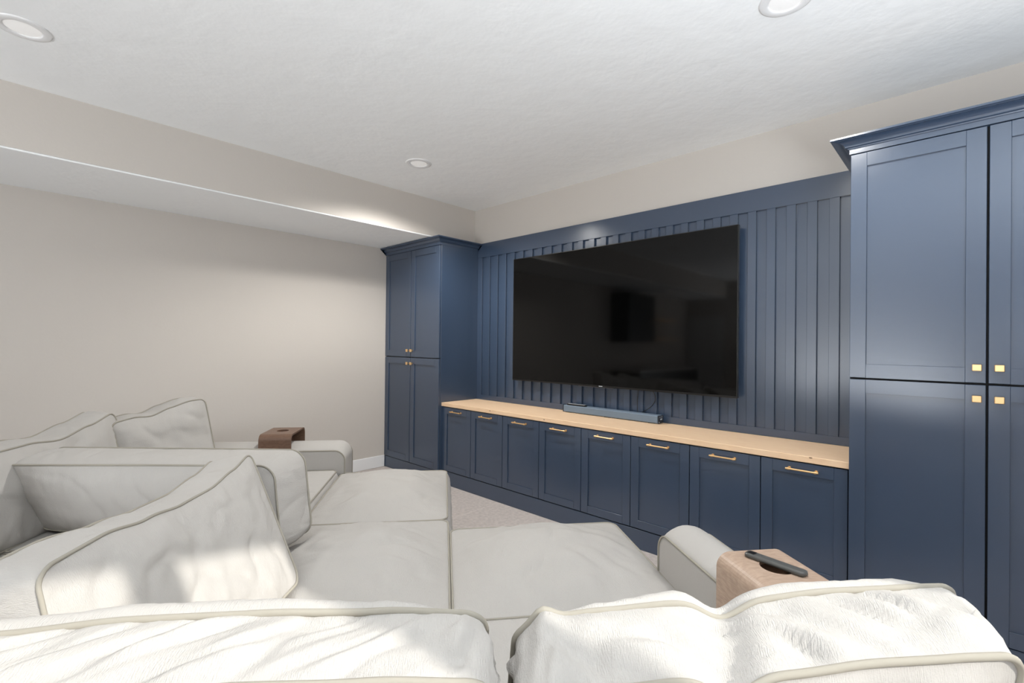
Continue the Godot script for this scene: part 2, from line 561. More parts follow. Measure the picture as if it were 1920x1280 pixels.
func build_base_cabinets() -> void:
	var order := ["first base cabinet, beside the left tall cabinet", "second base cabinet from the left tall cabinet", "third base cabinet from the left tall cabinet", "fourth base cabinet from the left tall cabinet, under the left end of the soundbar", "fifth base cabinet from the left tall cabinet, under the right half of the soundbar", "third base cabinet counted from the right tall cabinet", "second base cabinet counted from the right tall cabinet", "base cabinet touching the right tall cabinet, half hidden by the sofa arm"]
	var x := -3.781
	var step := (3.781 - 0.443) / 8.0
	for k in 8:
		var x0 := x + step * k
		var x1 := x0 + step
		var t := thing("base_cabinet", "navy " + order[k], "cabinet", Vector3((x0 + x1) / 2, 0, (WALL_Z + BASE_Z) / 2), "base cabinets under the wooden worktop")
		var st := begin()
		box(st, Vector3(x0 + 0.0005, 0.135, WALL_Z + 0.03), Vector3(x1 - 0.0005, 0.771, BASE_Z - 0.021), 0.0)
		part(t, "carcass", st, M.gap_shadow)
		var d := shaker_door(t, x0 + 0.0025, x1 - 0.0025, 0.142, 0.7655, BASE_Z, 0.06, 0.064, 0.056)
		# bar pull on two posts with collars
		var cx := (x0 + x1) / 2 + 0.003
		st = begin()
		tube(st, PackedVector3Array([Vector3(cx - 0.078, 0.7295, BASE_Z + 0.026), Vector3(cx + 0.078, 0.7295, BASE_Z + 0.026)]), 0.0052, 10)
		for sx in [-1.0, 1.0]:
			tube(st, PackedVector3Array([Vector3(cx + sx * 0.064, 0.7295, BASE_Z), Vector3(cx + sx * 0.064, 0.7295, BASE_Z + 0.026)]), 0.0050, 10)
			tube(st, PackedVector3Array([Vector3(cx + sx * 0.064, 0.7295, BASE_Z), Vector3(cx + sx * 0.064, 0.7295, BASE_Z + 0.004)]), 0.0085, 12)
			tube(st, PackedVector3Array([Vector3(cx + sx * 0.058, 0.7295, BASE_Z + 0.026), Vector3(cx + sx * 0.070, 0.7295, BASE_Z + 0.026)]), 0.0072, 12)
		part(d, "handle", st, M.brass, "slim brass bar handle")
	var p := thing("plinth", "long navy plinth board under the row of base cabinets, on the carpet", "plinth board", Vector3(-2.112, 0, BASE_Z - 0.02))
	var sp := begin()
	box(sp, Vector3(-3.797, 0.0, WALL_Z + 0.02), Vector3(-0.4375, 0.134, BASE_Z - 0.003), 0.002)
	part(p, "board", sp, M.navy_paint)
	var fl := thing("filler_strip", "narrow navy filler strip between the left tall cabinet and first base door", "trim strip", Vector3(-3.79, 0.134, BASE_Z))
	sp = begin()
	box(sp, Vector3(-3.799, 0.135, WALL_Z + 0.03), Vector3(-3.782, 0.771, BASE_Z - 0.006), 0.001)
	part(fl, "board", sp, M.navy_paint)
	var c := thing("worktop", "long pale maple worktop running over the base cabinets", "worktop", Vector3(-2.118, 0.772, -3.2))
	sp = begin()
	box(sp, Vector3(-3.7985, 0.7722, -3.4505), Vector3(-0.4385, 0.807, BASE_Z + 0.006), 0.002)
	part(c, "board", sp, M.maple)
	for q in [[-0.61, 0.802], [-2.47, 0.79], [-3.1, 0.795]]:
		sp = begin()
		var kn := []
		for k in 10:
			kn.append(Vector3(q[0] + 0.009 * cos(TAU * k / 10.0), q[1] + 0.003 * sin(TAU * k / 10.0), BASE_Z + 0.0063))
		face(sp, kn, Vector3.BACK)
		part(c, "wood_knot", sp, M.walnut, "small dark knot in the front edge")

func build_panelling() -> void:
	var t := thing("wall_panelling", "navy board and batten panelling behind the television", "panelling", Vector3(-2.118, 0.807, -3.46))
	var st := begin()
	box(st, Vector3(-3.799, 0.8075, WALL_Z + 0.0005), Vector3(-0.438, 2.452, -3.469), 0.0)
	part(t, "backing_board", st, M.navy_paint)
	st = begin()
	box(st, Vector3(-3.799, 2.3065, -3.469), Vector3(-0.438, 2.455, -3.45), 0.002)
	part(t, "top_rail", st, M.navy_paint)
	st = begin()
	box(st, Vector3(-3.799, 0.8075, -3.469), Vector3(-0.438, 0.8585, -3.45), 0.001)
	part(t, "bottom_rail", st, M.navy_paint)
	var pitch := 0.11737
	for k in 28:
		var x1 := -3.732 + pitch * k
		var x0 := x1 - (pitch - 0.0635)
		if k == 0:
			x0 = -3.799
		st = begin()
		box(st, Vector3(x0, 0.8585, -3.469), Vector3(x1, 2.3065, -3.4502), 0.0012)
		part(t, "batten", st, M.navy_paint)
	st = begin()
	box(st, Vector3(-0.4995, 0.8585, -3.469), Vector3(-0.438, 2.3065, -3.4502), 0.0012)
	part(t, "batten", st, M.navy_paint)


# ---------------------------------------------------------------- television and what stands by it

func build_television() -> void:
	var x0 := -3.21
	var x1 := -1.123
	var y0 := 1.046
	var y1 := 2.22
	var zf := -3.385
	var t := thing("television", "large black wall-mounted television on the navy panelling", "television", Vector3((x0 + x1) / 2, y0, zf - 0.03))
	var st := begin()
	box(st, Vector3(x0, y0, zf - 0.028), Vector3(x1, y1, zf - 0.003), 0.002)
	part(t, "housing", st, M.dark_metal, "thin grey metal edge")
	st = begin()
	for r in [[x0, x1, y0, y0 + 0.014], [x0, x1, y1 - 0.006, y1], [x0, x0 + 0.006, y0 + 0.014, y1 - 0.006], [x1 - 0.006, x1, y0 + 0.014, y1 - 0.006]]:
		box(st, Vector3(r[0], r[2], zf - 0.003), Vector3(r[1], r[3], zf + 0.0012), 0.0005)
	part(t, "bezel", st, M.black_plastic)
	st = begin()
	box(st, Vector3(x0 + 0.006, y0 + 0.014, zf - 0.003), Vector3(x1 - 0.006, y1 - 0.006, zf), 0.0)
	part(t, "screen", st, M.screen)
	st = begin()
	box(st, Vector3(x0 + 0.5, y0 + 0.25, -3.449), Vector3(x1 - 0.5, y1 - 0.3, zf - 0.028), 0.004)
	part(t, "wall_mount", st, M.black_plastic)
	st = begin()
	box(st, Vector3(-2.22, y0 + 0.005, zf + 0.0012), Vector3(-2.185, y0 + 0.010, zf + 0.0018), 0.0)
	part(t, "badge", st, M.silver_print, "tiny silver mark under the screen")
	st = begin()
	box(st, Vector3(-2.43, y0 - 0.006, zf - 0.02), Vector3(-2.09, y0 + 0.001, zf - 0.002), 0.002)
	part(t, "sensor_bar", st, M.dark_metal)

	# a loop of cable down to the soundbar
	var c := thing("cable", "thin black cable hanging from the television to behind the soundbar", "cable", Vector3(-1.87, 0.86, -3.435))
	var cab := begin()
	for k in [[-1.875, -1.905, -1.885], [-1.835, -1.625, -1.885]]:
		var pts := PackedVector3Array()
		for i in 17:
			var u := i / 16.0
			var xx: float = lerpf(lerpf(k[0], k[1], u), lerpf(k[1], k[2], u), u)
			pts.append(Vector3(xx, lerpf(1.10, 0.855, u), -3.432 - 0.006 * sin(u * PI)))
		tube(cab, pts, 0.0026, 6)
	part(c, "wire", cab, M.black_plastic)

	# soundbar
	var sx0 := -2.575
	var sx1 := -1.675
	var sb := thing("soundbar", "long low grey-blue soundbar standing on the maple worktop", "soundbar", Vector3((sx0 + sx1) / 2, 0.807, -3.39))
	st = begin()
	box(st, Vector3(sx0 + 0.012, 0.811, -3.435), Vector3(sx1 - 0.003, 0.870, -3.352), 0.006)
	part(sb, "grille", st, M.speaker_cloth, "cloth covered front and top")
	st = begin()
	box(st, Vector3(sx1 - 0.004, 0.8105, -3.4355), Vector3(sx1 + 0.002, 0.8705, -3.3515), 0.004)
	part(sb, "end_cap", st, M.speaker_end)
	st = begin()
	box(st, Vector3(sx0 + 0.004, 0.8105, -3.4355), Vector3(sx0 + 0.013, 0.8705, -3.3515), 0.004)
	part(sb, "end_cap", st, M.speaker_end)
	st = begin()
	for k in 5:
		box(st, Vector3(sx1 + 0.0018, 0.856, -3.418 + 0.011 * k), Vector3(sx1 + 0.0026, 0.859, -3.413 + 0.011 * k), 0.0)
	box(st, Vector3(sx1 + 0.0018, 0.836, -3.412), Vector3(sx1 + 0.0026, 0.846, -3.382), 0.0)
	box(st, Vector3(sx1 + 0.0018, 0.818, -3.373), Vector3(sx1 + 0.0026, 0.823, -3.359), 0.0)
	part(sb, "print", st, M.silver_print, "small pale marks on the end")
	for fx in [sx0 + 0.06, (sx0 + sx1) / 2, sx1 - 0.06]:
		st = begin()
		box(st, Vector3(fx - 0.03, 0.807, -3.425), Vector3(fx + 0.03, 0.8115, -3.362), 0.001)
		part(sb, "foot", st, M.black_plastic)

	var rc := thing("remote_control", "slim black remote with a pale keypad lying on the soundbar", "remote", Vector3(-2.44, 0.87, -3.385))
	st = begin()
	box(st, Vector3(-2.535, 0.8702, -3.405), Vector3(-2.345, 0.883, -3.362), 0.004)
	part(rc, "body", st, M.black_plastic)
	st = begin()
	box(st, Vector3(-2.525, 0.8828, -3.400), Vector3(-2.355, 0.8842, -3.367), 0.0005)
	part(rc, "keypad", st, M.silver_print)
	st = begin()
	for i in 9:
		for j in 3:
			box(st, Vector3(-2.519 + 0.018 * i, 0.8841, -3.397 + 0.0105 * j), Vector3(-2.509 + 0.018 * i, 0.8852, -3.391 + 0.0105 * j), 0.0004)
	var keys := part(rc, "keys", st, M.grey_plastic)
	keys.set_meta("kind", "stuff")


# ---------------------------------------------------------------- sofa

# A stuffed box cushion. corners: eight (l, y, d) points, a fastest, then b, then c. Faces are c = -1 and c = 1, boxing runs round them.
# Returns the thing's cover; pipings become children of `piping_parent`.
func cushion(parent: Node3D, called: String, corners: Array, o: Dictionary, skin: Material) -> MeshInstance3D:
	var P := []
	for q in corners:
		P.append(S(q.x, q.y, q.z))
	var W: float = 0.25 * (P[1].distance_to(P[0]) + P[3].distance_to(P[2]) + P[5].distance_to(P[4]) + P[7].distance_to(P[6]))
	var Hh: float = 0.25 * (P[2].distance_to(P[0]) + P[3].distance_to(P[1]) + P[6].distance_to(P[4]) + P[7].distance_to(P[5]))
	var T: float = 0.25 * (P[4].distance_to(P[0]) + P[5].distance_to(P[1]) + P[6].distance_to(P[2]) + P[7].distance_to(P[3]))
	var par := {"P": P, "W": W, "H": Hh, "T": T, "r": o.get("r", 0.06), "front": o.get("front", 0.05), "back": o.get("back", 0.03), "pw": o.get("power", 3.0), "puff": o.get("puff", 0.02), "puff_top": o.get("puff_top", o.get("puff", 0.02)),
		"wr": o.get("wrinkle", 0.004), "fold": o.get("fold", 0.006), "box_fold": o.get("box_fold", 0.003), "seed": float(o.get("seed", 1)) * 13.7, "curve": o.get("curve", []), "dips": o.get("dips", []), "face_dips": o.get("face_dips", []), "box_dir": o.get("box_dir", 0.0), "well": o.get("well", 0.0), "end_curve": o.get("end_curve", [])}
	var step: float = o.get("cell", 0.014)
	var na := maxi(8, int(W / step))
	var nb := maxi(8, int(Hh / step))
	var nc := maxi(6, int(T / step))
	var st := begin()
	st.set_smooth_group(0)
	for s in [-1.0, 1.0]:
		patch(st, par, na, nb, func(u: float, v: float) -> Vector3: return Vector3(u, v, s), W, Hh, s > 0)
		patch(st, par, na, nc, func(u: float, v: float) -> Vector3: return Vector3(u, s, v), W, T, s < 0)
		patch(st, par, nb, nc, func(u: float, v: float) -> Vector3: return Vector3(s, u, v), Hh, T, s > 0)
	st.generate_normals()
	var cover := part(parent, called, st, skin)
	for s in o.get("pipings", [-1.0, 1.0]):
		var pts := PackedVector3Array()
		for e in 4:
			var n := na if e % 2 == 0 else nb
			for i in n:
				var u := -1.0 + 2.0 * i / n
				var ab: Vector2 = [Vector2(u, -1), Vector2(1, u), Vector2(-u, 1), Vector2(-1, -u)][e]
				var p := stuffed(par, Vector3(ab.x, ab.y, s))
				var mid := stuffed(par, Vector3(ab.x * 0.7, ab.y * 0.7, s * 0.6))
				pts.append(p + (p - mid).normalized() * 0.002)
		st = begin()
		tube(st, pts, o.get("pipe", 0.0048), 7, true)
		part(cover if o.get("sub", false) else parent, "piping", st, M.piping, "tan piping along the seam")
	return cover

func patch(st: SurfaceTool, par: Dictionary, nu: int, nv: int, at: Callable, su: float, sv: float, flip: bool) -> void:
	var grid := PackedVector3Array()
	for j in nv + 1:
		for i in nu + 1:
			grid.append(frame_inv * stuffed(par, at.call(-1.0 + 2.0 * i / nu, -1.0 + 2.0 * j / nv)))
	for j in nv:
		for i in nu:
			var a := j * (nu + 1) + i
			var q := [a, a + 1, a + nu + 2, a, a + nu + 2, a + nu + 1]
			if flip:
				q = [a, a + nu + 2, a + 1, a, a + nu + 1, a + nu + 2]
			for k in q:
				st.set_uv(Vector2(float(k % (nu + 1)) / nu * su, float(k / (nu + 1)) / nv * sv))
				st.add_vertex(grid[k])

func crease(x: float, y: float) -> float:   # soft valleys, 0 on top, down to -1
	return -exp(-pow(fold_noise.get_noise_2d(x, y) / 0.16, 2.0))

func stuffed(par: Dictionary, q: Vector3) -> Vector3:
	var W: float = par.W
	var Hh: float = par.H
	var T: float = par.T
	var r: float = par.r
	var sd: float = par.seed
	var x := q.x * W / 2.0
	var y := q.y * Hh / 2.0
	var nrm := Vector2.ZERO
	var ix := W / 2.0 - r
	var iy := Hh / 2.0 - r
	if absf(x) > ix and absf(y) > iy:
		var qx := (absf(x) - ix) / r
		var qy := (absf(y) - iy) / r
		var v := Vector2(qx * sqrt(1.0 - qy * qy / 2.0), qy * sqrt(1.0 - qx * qx / 2.0))
		nrm = Vector2(v.x * signf(x), v.y * signf(y)).normalized()
		x = signf(x) * (ix + v.x * r)
		y = signf(y) * (iy + v.y * r)
	elif absf(q.x) >= absf(q.y):
		nrm = Vector2(signf(q.x), 0)
	else:
		nrm = Vector2(0, signf(q.y))
	var m := maxf(absf(q.x), absf(q.y))
	var z := q.z * T / 2.0
	var pw: float = par.pw
	if m < 0.9999:
		var full := (1.0 - pow(absf(q.x), pw)) * (1.0 - pow(absf(q.y), pw))
		var bulge: float = (par.front if q.z > 0.0 else par.back)
		var ex := W / 2.0 * (1.0 - absf(q.x))
		var ey := Hh / 2.0 * (1.0 - absf(q.y))
		var near := minf(ex, ey)
		var soft := 1.0 - exp(-near / 0.02)
		var wr: float = par.wr
		var k := exp(-ex / 0.10) * fold_noise.get_noise_2d(y * 24.0 + sd, x * 5.0 + sd) + exp(-ey / 0.10) * fold_noise.get_noise_2d(x * 24.0 + sd, y * 5.0 - sd)
		var h := bulge * full + wr * k * soft
		var fold: float = par.fold
		h += fold * (fold_noise.get_noise_2d(x * 4.2 + sd, y * 4.2) + 0.7 * crease(x * 2.6 + y * 1.1 - sd, y * 2.6 + sd) + 0.35) * soft * minf(1.0, full * 2.0)
		for d in par.face_dips:   # [a, b, radius along a, radius along b, depth]
			h -= d[4] * exp(-pow((q.x - d[0]) / d[2], 2.0) - pow((q.y - d[1]) / d[3], 2.0)) * soft
		z += signf(q.z) * h
		if q.z > 0.0 and q.y > 0.0:   # the stuffing wells up over the top seam
			y += float(par.well) * (1.0 - pow(q.y, 9.0)) * smoothstep(0.25, 0.95, q.y) * (1.0 - pow(absf(q.x), 6.0))
	else:
		var c2 := 1.0 - q.z * q.z
		var puff: float = lerpf(par.puff, par.puff_top, clampf(nrm.y, 0.0, 1.0))
		var bf: float = par.box_fold
		var along := x * absf(nrm.y) + y * absf(nrm.x)
		var sl: float = par.box_dir
		var ride := along + q.z * sl * T
		var f := 0.9 * smooth_noise.get_noise_2d(ride * 8.5 + sd, q.z * 0.35 - sd) + 0.25 * smooth_noise.get_noise_2d(ride * 24.0 - sd, q.z * 0.5 + sd)
		f -= 0.9 * exp(-pow(smooth_noise.get_noise_2d(ride * 5.0 - sd, q.z * 0.3 + sd) / 0.22, 2.0)) - 0.3
		f *= 0.5 + 0.9 * absf(smooth_noise.get_noise_2d(along * 4.0 + 5.0 * sd, q.z * 0.5 + 2.0 * sd))
		f *= 1.0 - 1.6 * absf(nrm.x * nrm.y)
		var out := puff * c2 + bf * f * (1.0 - pow(absf(q.z), 4.0))
		x += nrm.x * out
		y += nrm.y * out
	# into the eight corners
	var a := 0.5 + x / W
	var b := 0.5 + y / Hh
	var c := 0.5 + z / T
	var P: Array = par.P
	var e0: Vector3 = P[0] + (P[1] - P[0]) * a
	var e1: Vector3 = P[2] + (P[3] - P[2]) * a
	var e2: Vector3 = P[4] + (P[5] - P[4]) * a
	var e3: Vector3 = P[6] + (P[7] - P[6]) * a
	var f0: Vector3 = e0 + (e1 - e0) * b
	var f1: Vector3 = e2 + (e3 - e2) * b
	var out3: Vector3 = f0 + (f1 - f0) * c
	var curve: Array = par.curve
	if curve.size():
		var s := clampf(a, 0.0, 1.0) * (curve.size() - 1)
		var i := mini(int(s), curve.size() - 2)
		var g := smoothstep(0.0, 1.0, s - i)
		out3.y += lerpf(curve[i], curve[i + 1], g) * clampf(b, 0.0, 1.0)
	for d in par.dips:   # [a, half width, depth, slant with c]
		var da: float = (q.x - d[0] - d[3] * q.z) / d[1]
		out3.y -= d[2] * exp(-da * da) * pow(clampf(b, 0.0, 1.0), 4.0)
	return out3

# corners of an upright box in sofa axes
func block(l0: float, l1: float, y0: float, y1: float, d0: float, d1: float) -> Array:
	return [Vector3(l0, y0, d0), Vector3(l1, y0, d0), Vector3(l0, y1, d0), Vector3(l1, y1, d0), Vector3(l0, y0, d1), Vector3(l1, y0, d1), Vector3(l0, y1, d1), Vector3(l1, y1, d1)]

# corners for a seat cushion: a along l, b along d, c upward
func flat(l0: float, l1: float, y0: float, y1: float, d0: float, d1: float) -> Array:
	return [Vector3(l0, y0, d0), Vector3(l1, y0, d0), Vector3(l0, y0, d1), Vector3(l1, y0, d1), Vector3(l0, y1, d0), Vector3(l1, y1, d0), Vector3(l0, y1, d1), Vector3(l1, y1, d1)]

func build_sofa() -> void:
	var seat := {"r": 0.05, "front": 0.115, "back": 0.0, "power": 1.9, "puff": 0.03, "wrinkle": 0.006, "fold": 0.012, "box_fold": 0.003, "sub": true, "cell": 0.016}
	var rows := [
		["pale linen ottoman at the far end of the pit, nearest the left tall cabinet", -0.735, 0.025, 2.645, 3.66, 3],
		["pale linen ottoman in the middle of the pit, beside the grey-shaded cushion", -0.725, 0.028, 1.665, 2.638, 4],
		["pale linen ottoman at the right, in front of the base cabinets and sofa arm", 0.042, 0.915, 1.665, 2.50, 5]]
	for q in rows:
		var t := thing("ottoman", q[0], "ottoman", S((q[1] + q[2]) / 2, 0, (q[3] + q[4]) / 2), "ottomans filling the sofa pit", sofa_turn)
		var st := begin()
		sofa_box(st, Vector3(q[1] + 0.01, 0.0, q[3] + 0.01), Vector3(q[2] - 0.01, 0.27, q[4] - 0.01), 0.015)
		part(t, "base", st, M.linen)
		var o := seat.duplicate()
		o.seed = q[5]
		cushion(t, "seat_cushion", flat(q[1], q[2], 0.272, 0.435, q[3], q[4]), o, M.linen)

	# the left sofa: back to the left wall, its arm at the far end
	var a := thing("sofa", "pale linen sofa section along the left wall with an arm at its far end", "sofa", S(-1.5, 0, 3.0), "sections of the pit sofa", sofa_turn)
	var st := begin()
	sofa_box(st, Vector3(-2.18, 0.0, 2.395), Vector3(-0.765, 0.27, 4.07), 0.015)
	part(a, "base", st, M.linen)
	st = begin()
	sofa_box(st, Vector3(-2.3, 0.0, 2.395), Vector3(-2.1, 0.60, 4.07), 0.03)
	part(a, "back_frame", st, M.linen)
	var arm := {"r": 0.075, "front": 0.004, "back": 0.004, "puff": 0.012, "puff_top": 0.045, "wrinkle": 0.0005, "fold": 0.0005, "box_fold": 0.0005, "sub": true, "cell": 0.02, "seed": 7}
	cushion(a, "arm", block(-2.1, -0.715, 0.05, 0.605, 3.645, 3.93), arm, M.linen)
	var o2 := seat.duplicate()
	o2.seed = 8
	o2.front = 0.03
	cushion(a, "seat_cushion", flat(-2.09, -0.765, 0.272, 0.465, 2.395, 3.632), o2, M.linen)

	var b := thing("sofa", "pale linen corner section of the sofa under the grey-shaded cushion", "sofa", S(-1.4, 0, 1.4), "sections of the pit sofa", sofa_turn)
	st = begin()
	sofa_box(st, Vector3(-2.18, 0.0, 0.42), Vector3(-0.745, 0.27, 2.385), 0.015)
	part(b, "base", st, M.linen)
	st = begin()
	sofa_box(st, Vector3(-2.3, 0.0, 0.42), Vector3(-2.1, 0.60, 2.385), 0.03)
	sofa_box(st, Vector3(-2.1, 0.0, 0.34), Vector3(-0.75, 0.60, 0.54), 0.03)
	part(b, "back_frame", st, M.linen)
	var o3 := seat.duplicate()
	o3.seed = 9
	o3.front = 0.015
	cushion(b, "seat_cushion", flat(-2.09, -0.75, 0.272, 0.455, 0.56, 2.385), o3, M.linen)

	var c := thing("sofa", "pale linen sofa section nearest the camera with an arm at its right", "sofa", S(0.1, 0, 1.0), "sections of the pit sofa", sofa_turn)
	st = begin()
	sofa_box(st, Vector3(-0.735, 0.0, 0.55), Vector3(0.905, 0.27, 1.65), 0.015)
	part(c, "base", st, M.linen)
	st = begin()
	sofa_box(st, Vector3(-0.735, 0.0, 0.34), Vector3(1.11, 0.60, 0.54), 0.03)
	part(c, "back_frame", st, M.linen)
	var arm2 := arm.duplicate()
	arm2.seed = 11
	var ac := []
	for dd in [Vector2(0.915, 0), Vector2(1.11, 0)]:
		for yy in [0.05, 0.605]:
			ac.append(Vector3(dd.x, yy, 0.545))
			ac.append(Vector3(dd.x, yy, 1.94))
	cushion(c, "arm", ac, arm2, M.linen)
	for w in [[-0.73, 0.085, 12], [0.093, 0.905, 13]]:
		var o4 := seat.duplicate()
		o4.seed = w[2]
		o4.front = 0.02
		cushion(c, "seat_cushion", flat(w[0], w[1], 0.272, 0.445, 0.56, 1.652), o4, M.linen)

func loose_cushion(label: String, corners: Array, o: Dictionary) -> void:
	var low := Vector3.ZERO
	var y := 9.0
	for q in corners:
		low += S(q.x, 0, q.z) / 8.0
		y = minf(y, q.y)
	var along := S(corners[1].x - corners[0].x, 0, corners[1].z - corners[0].z).normalized()
	var turn := Basis(along, Vector3.UP, along.cross(Vector3.UP))
	var t := thing("back_cushion", label, "cushion", low + Vector3(0, y, 0), "loose back cushions of the pit sofa", turn)
	cushion(t, "cover", corners, o, M.linen)

func build_cushions() -> void:
	var base := {"r": 0.045, "front": 0.05, "back": 0.04, "power": 4.0, "puff": 0.012, "wrinkle": 0.006, "fold": 0.012, "box_fold": 0.006, "cell": 0.011}
	var o := base.duplicate()
	# two cushions right in front of the camera, leaning back towards it
	o.merge({"seed": 21, "well": 0.055, "front": 0.085, "power": 5.0, "box_fold": 0.017, "box_dir": -0.45, "pipe": 0.0062, "curve": [-0.045, -0.022, -0.004, 0.006, 0.004, -0.004, -0.018]}, true)
	loose_cushion("sunlit linen back cushion in the left foreground, the widest and nearest", [
		Vector3(-1.02, 0.46, 0.78), Vector3(0.06, 0.46, 0.78), Vector3(-1.02, 0.952, 0.657), Vector3(0.075, 0.952, 0.657),
		Vector3(-1.02, 0.46, 1.03), Vector3(0.06, 0.46, 1.03), Vector3(-1.02, 0.965, 0.81), Vector3(0.075, 0.962, 0.81)], o)
	o = base.duplicate()
	o.merge({"seed": 22, "well": 0.05, "front": 0.075, "power": 5.0, "box_fold": 0.016, "box_dir": 0.45, "pipe": 0.0062, "dips": [[-0.2, 0.11, 0.03, 0.05], [-0.9, 0.06, -0.018, 0.0]], "curve": [-0.012, 0.0, 0.004, 0.0, 0.006, 0.004, 0.0]}, true)
	loose_cushion("crumpled sunlit linen back cushion in the right foreground below the remote", [
		Vector3(0.13, 0.46, 0.76), Vector3(0.95, 0.46, 0.76), Vector3(0.115, 0.925, 0.635), Vector3(0.895, 0.925, 0.625),
		Vector3(0.13, 0.46, 1.0), Vector3(0.98, 0.46, 0.98), Vector3(0.125, 0.945, 0.79), Vector3(0.98, 0.945, 0.79)], o)
	# grey-shaded cushion with the two patches of sun: its face looks right
	o = base.duplicate()
	o.merge({"seed": 23, "front": 0.05, "fold": 0.011, "curve": [0.0, 0.0, -0.025, -0.045, -0.05, -0.03, 0.0]}, true)
	loose_cushion("linen back cushion in shade with two bright patches of sunlight, at the left", [
		Vector3(-0.82, 0.47, 1.07), Vector3(-0.68, 0.47, 1.99), Vector3(-0.99, 0.90, 1.14), Vector3(-1.03, 0.86, 2.34),
		Vector3(-0.66, 0.52, 1.02), Vector3(-0.52, 0.52, 1.86), Vector3(-0.825, 0.92, 1.11), Vector3(-0.868, 0.889, 2.32)], o)
	# upright cream cushion across the corner
	o = base.duplicate()
	o.merge({"seed": 24, "r": 0.07, "front": 0.05, "back": 0.045, "fold": 0.007, "puff": 0.015}, true)
	loose_cushion("long cream back cushion standing upright behind the grey-shaded cushion", [
		Vector3(-1.86, 0.50, 2.80), Vector3(-0.60, 0.50, 2.34), Vector3(-1.93, 0.86, 2.68), Vector3(-0.70, 0.85, 2.55),
		Vector3(-1.90, 0.50, 2.57), Vector3(-0.68, 0.50, 2.16), Vector3(-1.99, 0.825, 2.48), Vector3(-0.775, 0.825, 2.34)], o)
	# along the left wall
	o = base.duplicate()
	o.merge({"seed": 25, "curve": [0.0, 0.0, 0.0, -0.005, -0.03, 0.0, 0.035], "face_dips": [[0.45, 0.7, 0.12, 0.35, 0.03]]}, true)
	loose_cushion("linen back cushion slouched at the far left, the one cut by the photo's edge", [
		Vector3(-2.20, 0.47, 1.98), Vector3(-2.03, 0.47, 3.20), Vector3(-2.22, 0.86, 2.08), Vector3(-2.16, 0.925, 3.27),
		Vector3(-1.95, 0.47, 1.95), Vector3(-1.82, 0.47, 3.15), Vector3(-2.01, 0.86, 2.03), Vector3(-1.97, 0.925, 3.20)], o)
	o = base.duplicate()
	o.merge({"seed": 26, "curve": [0.0, 0.0, -0.02, 0.0, 0.01, 0.0], "r": 0.035}, true)
	loose_cushion("linen back cushion leaning beside the far sofa arm, below the bare wall", [
		Vector3(-1.98, 0.47, 3.25), Vector3(-1.68, 0.47, 3.60), Vector3(-2.08, 0.90, 3.28), Vector3(-1.78, 1.0, 3.66),
		Vector3(-1.80, 0.47, 3.10), Vector3(-1.50, 0.47, 3.50), Vector3(-1.95, 0.90, 3.14), Vector3(-1.63, 1.0, 3.56)], o)


# ---------------------------------------------------------------- cup-holder trays and the remote

